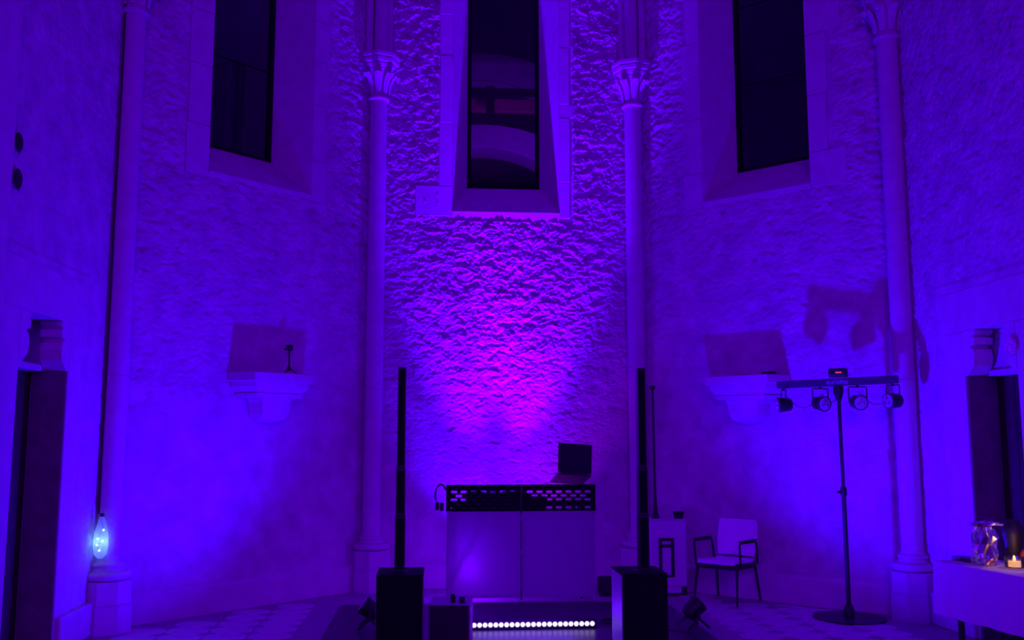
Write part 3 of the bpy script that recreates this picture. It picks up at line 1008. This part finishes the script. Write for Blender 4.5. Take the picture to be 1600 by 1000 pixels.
t = thing('laptop', 'open black laptop, screen back towards us, on a stand above the booth', 'laptop', (0.492, 9.93, 1.262))
av = Vector((0.368, 0.10, -0.028))
bv = Vector((-0.062, 0.215, -0.095))
slab('keyboard_base', (0, 0.002, -0.006), av, bv, (0, 0, -0.014), M_BLACK, t)
slab('screen_lid', (0, 0, 0.0), av, (0.002, -0.045, 0.308), (0.002, 0.008, 0), M_BLACK, t)
MB().bar(Vector((0.03, -0.001, -0.008)), Vector(av) * 0.92 + Vector((0, -0.001, -0.008)), 0.007, 8).build('hinge', M_BLACKM, t)
t = thing('laptop_stand', 'thin metal laptop stand on the table under the laptop', 'stand', (0.64, 9.85, 0.978))
for dx in (-0.09, 0.12):
    MB().tube([(dx, -0.06, 0.004), (dx, 0.06, 0.004)], 0.006, 6).build('foot', M_CHROME, t)
    zt = 0.215 - 0.075 * dx
    MB().tube([(dx, -0.06, 0.004), (dx, 0.04, 0.10), (dx, -0.02, zt - 0.02)], 0.006, 6).build('arm', M_CHROME, t)

lamp('uplight_spill', 'POINT', (-0.44, 9.82, 0.32), (0.16, 0.0, 1.0), 12, None, 0.06)
lamp('uplight_spill', 'POINT', (-0.45, 9.84, 0.55), (0.10, 0.0, 1.0), 7, None, 0.06)

# headphones on the left end of the booth
t = thing('headphones', 'black headphones hung on the left end of the booth', 'headphones', (-0.712, 9.62, 1.02))
pts = [(0.055 * math.cos(a) - 0.01, 0, 0.03 + 0.105 * math.sin(a)) for a in np.linspace(0.5, PI + 0.55, 14)]
MB().tube(pts, 0.009, 8).build('headband', M_BLACK, t, True)
Mt = Matrix.Translation((-0.045, 0, -0.075)) @ Matrix.Rotation(PI / 2, 4, 'Y')
MB().lathe([(0.03, -0.02), (0.042, -0.012), (0.042, 0.012), (0.03, 0.02)], n=16, mat=Mt).build('ear_cup', M_BLACK, t, True)
Mt = Matrix.Translation((-0.001, -0.055, -0.080)) @ Matrix.Rotation(PI / 2, 4, 'Y')
MB().lathe([(0.03, -0.02), (0.042, -0.012), (0.042, 0.012), (0.03, 0.02)], n=16, mat=Mt).build('ear_cup', M_BLACK, t, True)

t = thing('black_box', 'squat black box on the floor between booth and right bass cabinet', 'box', (0.99, 9.98, 0.001))
MB().cbox(-0.078, 0.078, -0.07, 0.07, 0.012, 0.19, 0.01).build('body', M_BLACK, t)
for sx in (-0.05, 0.05):
    MB().cbox(sx - 0.012, sx + 0.012, -0.06, 0.06, 0.0, 0.0115, 0.003).build('foot', M_BLACKM, t)

# ------------------------------------------------------------------ white cabinet and its things
t = thing('white_cabinet', 'white upright cabinet with a black loop handle behind the right loudspeaker', 'cabinet', (1.64, 9.90, 0.001))
MB().cbox(-0.19, 0.19, 0.0, 0.28, 0.09, 0.765, 0.01).build('body', M_WHITE, t)
MB().cbox(-0.165, 0.135, 0.01, 0.27, 0.0, 0.089, 0.006).build('base', M_WHITE, t)
MB().cbox(-0.19, 0.19, -0.002, 0.282, 0.766, 0.776, 0.003).build('lid', M_WHITE, t)
hx0, hx1, hz0, hz1 = -0.105, 0.055, 0.19, 0.585
hm = MB()
hm.cbox(hx0, hx0 + 0.032, -0.022, -0.001, hz0, hz1, 0.006)
hm.cbox(hx1 - 0.032, hx1, -0.022, -0.001, hz0, hz1, 0.006)
hm.cbox(hx0 + 0.032, hx1 - 0.032, -0.022, -0.001, hz1 - 0.028, hz1, 0.004)
hm.cbox(hx0 + 0.032, hx1 - 0.032, -0.020, -0.001, hz1 - 0.095, hz1 - 0.065, 0.004)
hm.cbox(hx0 + 0.032, hx1 - 0.032, -0.022, -0.001, hz0, hz0 + 0.02, 0.004)
hm.build('loop_handle', M_BLACK, t)
MB().cbox(0.14, 0.188, 0.0, 0.10, 0.0, 0.0885, 0.01).build('castor', M_BLACK, t)
MB().cbox(-0.17, 0.13, -0.006, 0.008, 0.001, 0.028, 0.003).build('kick_strip', M_BLACK, t)
t = thing('black_cup', 'squat black tapered pot on the white cabinet', 'pot', (1.775, 9.99, 0.778))
MB().lathe([(0.045, 0.0), (0.058, 0.055), (0.060, 0.06), (0.050, 0.06), (0.044, 0.02)], n=18).build('bowl', M_BLACK, t, True)
MB().lathe([(0.061, 0.0605), (0.063, 0.064), (0.063, 0.07), (0.058, 0.072)], n=18).build('rim', M_BLACKM, t, True)
t = thing('pole_lamp', 'tall thin dark pole with a knob top standing on the white cabinet', 'pole', (1.535, 10.02, 0.778))
MB().lathe([(0.042, 0.0), (0.042, 0.008), (0.026, 0.06), (0.016, 0.20), (0.013, 0.24)], n=16).build('cone_base', M_BLACK, t, True)
MB().bar((0, 0, 0.241), (-0.008, 0, 1.35), 0.0125, 10).build('pole', M_BLACKM, t)
MB().cbox(-0.036, 0.020, -0.025, 0.025, 1.351, 1.395, 0.01).build('knob', M_BLACK, t)

# ------------------------------------------------------------------ armchair by the right diagonal wall
t = thing('armchair', 'white shell armchair with black arms and legs before the right diagonal wall', 'chair', (2.13, 9.52, 0.0045), math.radians(-45))
# local: faces -y, width along x
seat = MB()
prof = [(-0.22, 0.400), (-0.19, 0.415), (0.0, 0.405), (0.15, 0.400), (0.20, 0.412)]
seat.rings([[(x * w, y, z + 0.006 * abs(x) * 4 - 0.004) for x in (-0.21, -0.1, 0.1, 0.21)] + [(x * w, y, z - 0.022) for x in (0.21, 0.1, -0.1, -0.21)]
            for (y, z), w in zip(prof, (0.94, 1, 1, 0.98, 0.95))])
seat.build('seat', M_SHELL, t, True)
back = MB()
bp = [(0.205, 0.43, 0.90), (0.225, 0.50, 0.98), (0.245, 0.62, 1.0), (0.265, 0.74, 0.97), (0.272, 0.785, 0.90)]
back.rings([[(x * w, y + 0.03 - 1.2 * (abs(x) ** 2) * 0.6, z) for x in (-0.22, -0.11, 0.0, 0.11, 0.22)] +
            [(x * w, y + 0.052 - 1.2 * (abs(x) ** 2) * 0.6, z) for x in (0.22, 0.11, 0.0, -0.11, -0.22)] for y, z, w in bp])
back.build('backrest', M_SHELL, t, True)
MB().cbox(-0.228, 0.228, -0.215, 0.20, 0.332, 0.377, 0.006).build('seat_frame', M_BLACK, t)
for sx in (-1, 1):
    MB().bar((sx * 0.215, -0.19, 0.345), (sx * 0.235, -0.245, 0.0), 0.014, 8, 0.010).build('leg', M_BLACK, t)
    MB().bar((sx * 0.215, 0.19, 0.345), (sx * 0.235, 0.255, 0.0), 0.014, 8, 0.010).build('leg', M_BLACK, t)
    a = MB()
    a.tube([(sx * 0.245, -0.17, 0.36), (sx * 0.250, -0.19, 0.575), (sx * 0.250, -0.17, 0.59), (sx * 0.250, 0.15, 0.585), (sx * 0.247, 0.17, 0.57), (sx * 0.240, 0.20, 0.37)], 0.011, 8)
    a.build('arm_loop', M_BLACK, t)
    MB().cbox(sx * 0.25 - 0.022, sx * 0.25 + 0.022, -0.18, 0.15, 0.598, 0.612, 0.005).build('armrest_pad', M_BLACK, t)


# ------------------------------------------------------------------ light bar on a round base stand
t = thing('light_stand', 'tall black pole stand on a flat round base by the right column', 'stand', (2.95, 8.54, 0.0045))
MB().lathe([(0.315, 0.0), (0.318, 0.006), (0.312, 0.014), (0.05, 0.022)], n=40).build('round_base', M_BLACKM, t, True)
MB().lathe([(0.045, 0.0221), (0.045, 0.09), (0.032, 0.12)], n=16).build('socket', M_BLACK, t, True)
MB().bar((0, 0, 0.121), (-0.004, 0, 1.13), 0.021, 14).build('lower_pole', M_BLACKM, t)
MB().lathe([(0.026, 1.085), (0.030, 1.10), (0.030, 1.15), (0.022, 1.165)], -0.004, 0, 14).build('collar', M_BLACK, t, True)
MB().bar((-0.030, -0.002, 1.12), (-0.065, -0.006, 1.12), 0.012, 10).build('clamp_knob', M_BLACK, t)
MB().bar((-0.004, 0, 1.166), (-0.012, 0, 1.985), 0.0165, 12).build('upper_pole', M_BLACKM, t)
MB().lathe([(0.022, 1.95), (0.045, 2.03), (0.045, 2.085)], -0.012, 0, 14).build('bar_mount', M_BLACK, t, True)

BA = math.atan2(-0.80, 1.10)                       # bar turned, right end nearer
lb = thing('light_bar', 'crossbar carrying four small spotlights and a control box', 'stage light', (2.938, 8.54, 2.125), BA)
tilt = Matrix.Rotation(-0.018, 4, 'Y')
MB().cbox(-0.565, 0.525, -0.032, 0.032, -0.033, 0.037, 0.006, tilt).build('crossbar', M_DBLUE, lb)
MB().cbox(-0.075, 0.085, -0.045, 0.045, 0.048, 0.130, 0.008).build('control_box', M_BLACK, lb)
MB().box(-0.068, 0.078, -0.0475, -0.0455, 0.056, 0.078).build('button_strip', M_DBLUE, lb)
MB().box(-0.010, 0.045, -0.0475, -0.0455, 0.084, 0.096).build('digit_display', M_RED, lb)
# lettering on the front of the bar
cu = bpy.data.curves.new('lettering', 'FONT')
cu.body = 'eurolite'
cu.size = 0.062
cu.extrude = 0.0008
cu.align_x = 'CENTER'
fo = bpy.data.objects.new('lettering_source', cu)
COL.objects.link(fo)
bpy.context.view_layer.update()
lm = bpy.data.meshes.new_from_object(fo.evaluated_get(bpy.context.evaluated_depsgraph_get()))
COL.objects.unlink(fo)
bpy.data.objects.remove(fo)
lm.materials.clear()
lm.materials.append(M_PRINT)
lo = bpy.data.objects.new('lettering', lm)
COL.objects.link(lo)
lo.parent = lb
lo.rotation_euler = (PI / 2, 0, 0)
lo.location = (0.0, -0.0335, -0.016)


def make_head(x, yaw, tilt_, label_z, drop=0.155):
    """one spotlight of the bar: part with lens and yoke as sub-parts"""
    zz = -0.033 + x * 0.018
    Mh = Matrix.Translation((x, 0, zz - drop)) @ Matrix.Rotation(yaw, 4, 'Z') @ Matrix.Rotation(PI / 2 + tilt_, 4, 'X')
    h = MB().lathe([(0.045, -0.075), (0.060, -0.06), (0.068, 0.02), (0.070, 0.05)], n=20, mat=Mh).build('spotlight', M_BLACK, lb, True)
    MB().lathe([(0.070, 0.0505), (0.074, 0.054), (0.072, 0.062), (0.060, 0.063)], n=20, mat=Mh).build('bezel', M_DBLUE, h, True)
    MB().lathe([(0.059, 0.0632), (0.040, 0.0655)], n=20, mat=Mh).build('front_glass', M_LENS, h, True)
    for k in range(3):
        a = PI / 2 + 2 * PI * k / 3
        MB().lathe([(0.019, 0.0662), (0.016, 0.072), (0.007, 0.075)], 0.029 * math.cos(a), 0.029 * math.sin(a), 10, mat=Mh).build('led_lens', M_CHROME, h, True)
    My = Matrix.Translation((x, 0, zz)) @ Matrix.Rotation(yaw, 4, 'Z')
    yk = [(-0.082, 0, -drop), (-0.086, 0, -0.035), (-0.08, 0, -0.016), (0.08, 0, -0.016), (0.086, 0, -0.035), (0.082, 0, -drop)]
    MB().tube([My @ Vector(q) for q in yk], 0.006, 6).build('yoke', M_BLACKM, h)
    MB().bar((x, 0, zz - 0.001), (x, 0, zz - 0.022), 0.012, 10).build('bolt', M_BLACK, h)
    return h


make_head(-0.51, math.radians(-60), 0.05, 0)
make_head(-0.165, math.radians(50), 0.12, 0)
make_head(0.17, math.radians(35), 0.12, 0)
make_head(0.475, math.radians(-40), 0.05, 0)
for (xa, xb, s_) in ((-0.51, -0.165, 0.14), (0.17, 0.475, 0.12), (-0.165, 0.0, 0.09)):
    pts = []
    for i in range(13):
        f_ = i / 12
        pts.append((xa + (xb - xa) * f_, 0.055, -0.10 - s_ * math.sin(PI * f_) * 0.9))
    MB().tube(pts, 0.0035, 6).build('cable_loop', M_CABLE, lb)

# ------------------------------------------------------------------ table with white cloth at right
TD = Vector((0.158, -0.987, 0)).normalized()
TROT = math.atan2(TD.y, TD.x)                     # local x runs along the table towards the camera
t = thing('side_table', 'trestle table under a white cloth before the right doorway', 'table', (2.755, 6.62, 0.001), TROT)
# local: x 0..1.7 along, y 0..0.72 towards the wall
MB().cbox(0.02, 1.43, 0.02, 0.45, 0.705, 0.732, 0.005).build('table_top', M_WOOD, t)
for x in (0.14, 1.32):
    for y in (0.08, 0.40):
        MB().bar((x, y, 0.0), (x, y, 0.704), 0.022, 8).build('leg', M_BLACKM, t)
cl = MB()
nx = 60
per = [(x, 0.0) for x in np.linspace(0, 1.45, nx)] + [(1.45, y) for y in np.linspace(0.02, 0.47, 14)] + \
      [(x, 0.47) for x in np.linspace(1.43, 0, nx)] + [(0.0, y) for y in np.linspace(0.45, 0.02, 14)]
rings = []
for lev, (z, out) in enumerate(((0.7345, -0.006), (0.750, -0.004), (0.749, 0.004), (0.72, 0.008), (0.58, 0.010), (0.45, 0.013), (0.385, 0.016))):
    q = []
    for i, (x, y) in enumerate(per):
        amp = 0.006 * max(0, lev - 2) / 4
        wv = out + amp * (math.sin(i * 0.55) + 0.6 * math.sin(i * 1.31 + 1))
        ox = (-wv if x <= 0 else (wv if x >= 1.45 else 0))
        oy = (-wv if y <= 0 else (wv if y >= 0.47 else 0))
        q.append((x + ox, y + oy, z + (0.003 * math.sin(i * 0.37) if lev == 6 else 0)))
    rings.append(q)
rings = rings[1:]
cl.rings(rings, cap=False)
n = len(per)
cl.f.append(tuple(reversed(range(n))))
cloth = cl.build('tablecloth', M_CLOTH, None, True, (2.755, 6.62, 0.001), TROT)
tag(cloth, 'white cloth draped over the table before the right doorway', 'tablecloth')


def on_table(lx, ly, z=0.7525):
    c, s_ = math.cos(TROT), math.sin(TROT)
    return (2.755 + c * lx - s_ * ly, 6.62 + s_ * lx + c * ly, z)


t = thing('flat_box', 'flat dark box lying near the far edge of the white tablecloth', 'box', on_table(0.06, 0.20), TROT)
MB().cbox(-0.07, 0.10, -0.055, 0.055, 0.0, 0.014, 0.003).build('tray', M_DBLUE, t)
MB().cbox(-0.072, 0.102, -0.057, 0.057, 0.0145, 0.026, 0.003).build('lid', M_DBLUE, t)
t = thing('small_bottle', 'small slim clear bottle at the far end of the white tablecloth', 'bottle', on_table(0.04, 0.37))
MB().lathe([(0.026, 0.0), (0.030, 0.006), (0.030, 0.075), (0.013, 0.10), (0.012, 0.13)], n=16).build('body', M_FILM, t, True)
MB().lathe([(0.014, 0.1305), (0.015, 0.15), (0.010, 0.155)], n=12).build('cap', M_DBLUE, t, True)

# crinkled clear gift bag
t = thing('clear_bag', 'crinkled clear film bag standing on the tablecloth, lit amber from below', 'bag', on_table(0.30, 0.17), TROT)
rg = np.random.default_rng(5)
rings = []
for k, (z, r) in enumerate(((0.0, 0.075), (0.03, 0.088), (0.08, 0.09), (0.14, 0.082), (0.19, 0.088), (0.23, 0.070), (0.26, 0.05), (0.275, 0.085), (0.285, 0.10))):
    rings.append([(r * (1 + 0.16 * rg.normal()) * math.cos(a), r * 0.8 * (1 + 0.16 * rg.normal()) * math.sin(a), z + 0.008 * rg.normal() * (k > 0)) for a in [2 * PI * i / 22 for i in range(22)]])
m = MB()
m.rings(rings, cap=False)
m.build('film', M_FILM, t)
MB().lathe([(0.052, 0.2605), (0.055, 0.263), (0.055, 0.272), (0.05, 0.274)], n=16).build('tie', M_DARKRED, t, True)
MB().sphere((0.0, 0.0, 0.12), 0.048, 14, 8, 1.3).build('contents', M_DARKRED, t, True)
# amber candle in glass
t = thing('candle_glass', 'amber candle glowing in a low glass at the right photo edge', 'candle', on_table(0.49, 0.24))
MB().lathe([(0.050, 0.0), (0.060, 0.006), (0.062, 0.075), (0.058, 0.075), (0.056, 0.012)], n=20).build('glass', M_CLEAR, t, True)
MB().lathe([(0.048, 0.013), (0.048, 0.045), (0.02, 0.048)], n=18).build('wax', M_AMBER, t, True)
MB().lathe([(0.004, 0.049), (0.010, 0.058), (0.007, 0.072), (0.001, 0.085)], n=10).build('flame', M_FLAME, t, True)
lamp('candle_light', 'POINT', on_table(0.49, 0.24, 0.86), (1.0, 0.40, 0.10), 0.8, None, 0.02)
# dark red bauble and dark bowl
t = thing('red_bauble', 'dark red round bauble behind the amber candle', 'bauble', on_table(0.46, 0.40))
MB().sphere((0, 0, 0.068), 0.066, 20, 12).build('ball', M_DARKRED, t, True)
MB().lathe([(0.012, 0.1345), (0.012, 0.146), (0.006, 0.149)], n=10).build('hook_cap', M_CHROME, t, True)
t = thing('dark_jug', 'dark round-bellied jug with a long pale spout stick at the right photo edge', 'jug', on_table(0.30, 0.41))
MB().lathe([(0.05, 0.0), (0.058, 0.01), (0.06, 0.14), (0.075, 0.20), (0.075, 0.25), (0.05, 0.285), (0.045, 0.30)], n=20).build('belly', M_BLACK, t, True)
MB().tube([(-0.06, 0.01, 0.262), (-0.13, 0.02, 0.268), (-0.19, 0.02, 0.272)], 0.008, 8).build('spout_stick', M_WHITE, t)
# twisted gold ribbon
pts = [on_table(0.405 + 0.06 * f_ + 0.015 * math.sin(9 * f_), 0.10 + 0.05 * math.sin(6 * f_), 0.765 + 0.045 * abs(math.sin(5 * f_))) for f_ in np.linspace(0, 1, 16)]
tag(MB().tube(pts, 0.006, 6).build('gold_ribbon', plain('gold_ribbon', (0.8, 0.45, 0.2), 0.35, metal=0.6)), 'curled gold ribbon lying between the clear bag and the candle', 'ribbon')

# ------------------------------------------------------------------ left column: cable and fairy lights
pts = [(-3.604 + 0.002 * math.sin(z * 3), 8.385, z) for z in np.linspace(5.6, 0.98, 24)]
tag(MB().tube(pts, 0.007, 8).build('hanging_cable', M_CABLE), 'thin dark cable hanging down beside the left outer column', 'cable')
t = thing('fairy_light_bottle', 'glowing bluish bottle of fairy lights hanging at the left column foot', 'lamp', (-3.550, 8.315, 0.62))
MB().lathe([(0.022, 0.0), (0.050, 0.03), (0.060, 0.11), (0.054, 0.20), (0.034, 0.29), (0.018, 0.34)], n=18).build('bottle', M_FROST, t, True)
MB().lathe([(0.017, 0.3405), (0.019, 0.355), (0.012, 0.37)], n=12).build('neck_cap', M_BLACK, t, True)
for (x, y, z) in ((0.030, -0.040, 0.235), (-0.006, -0.056, 0.165), (-0.010, -0.060, 0.115), (0.030, -0.050, 0.145), (0.010, -0.058, 0.07)):
    MB().sphere((x, y, z), 0.0095, 10, 6).build('bulb', M_FAIRY, t, True)
MB().tube([(0.0, -0.03, 0.33), (0.030, -0.045, 0.245), (-0.006, -0.062, 0.165), (0.030, -0.056, 0.145), (-0.010, -0.064, 0.115), (0.010, -0.062, 0.07)], 0.0025, 6).build('wire', M_CHROME, t)
lamp('fairy_glow', 'POINT', (-3.550, 8.315, 0.76), (0.16, 0.42, 1.0), 0.30, None, 0.012)

# ------------------------------------------------------------------ loose cables on the floor
pts = [(2.50 + 0.45 * f_, 9.20 - 0.28 * f_ + 0.05 * math.sin(6 * f_), 0.010) for f_ in np.linspace(0, 1, 18)]
tag(MB().tube(pts, 0.005, 6).build('floor_cable', M_WCABLE), 'thin white cable on the tiles leading to the round stand base', 'cable')
pts = [(1.05 + 0.30 * f_, 8.05 + 0.06 * math.sin(5 * f_), 0.017) for f_ in np.linspace(0, 1, 14)]
tag(MB().tube(pts, 0.005, 6).build('floor_cable', M_CABLE), 'black cable on the dark floor running to the right uplight', 'cable')
pts = [(0.78 + 0.10 * math.cos(a), 8.5 + 0.09 * math.sin(a), 0.017 + 0.0006 * a) for a in np.linspace(0, 11, 44)]
tag(MB().tube(pts, 0.006, 6).build('floor_cable', M_CABLE), 'coiled black cable on the floor left of the right bass cabinet', 'cable')
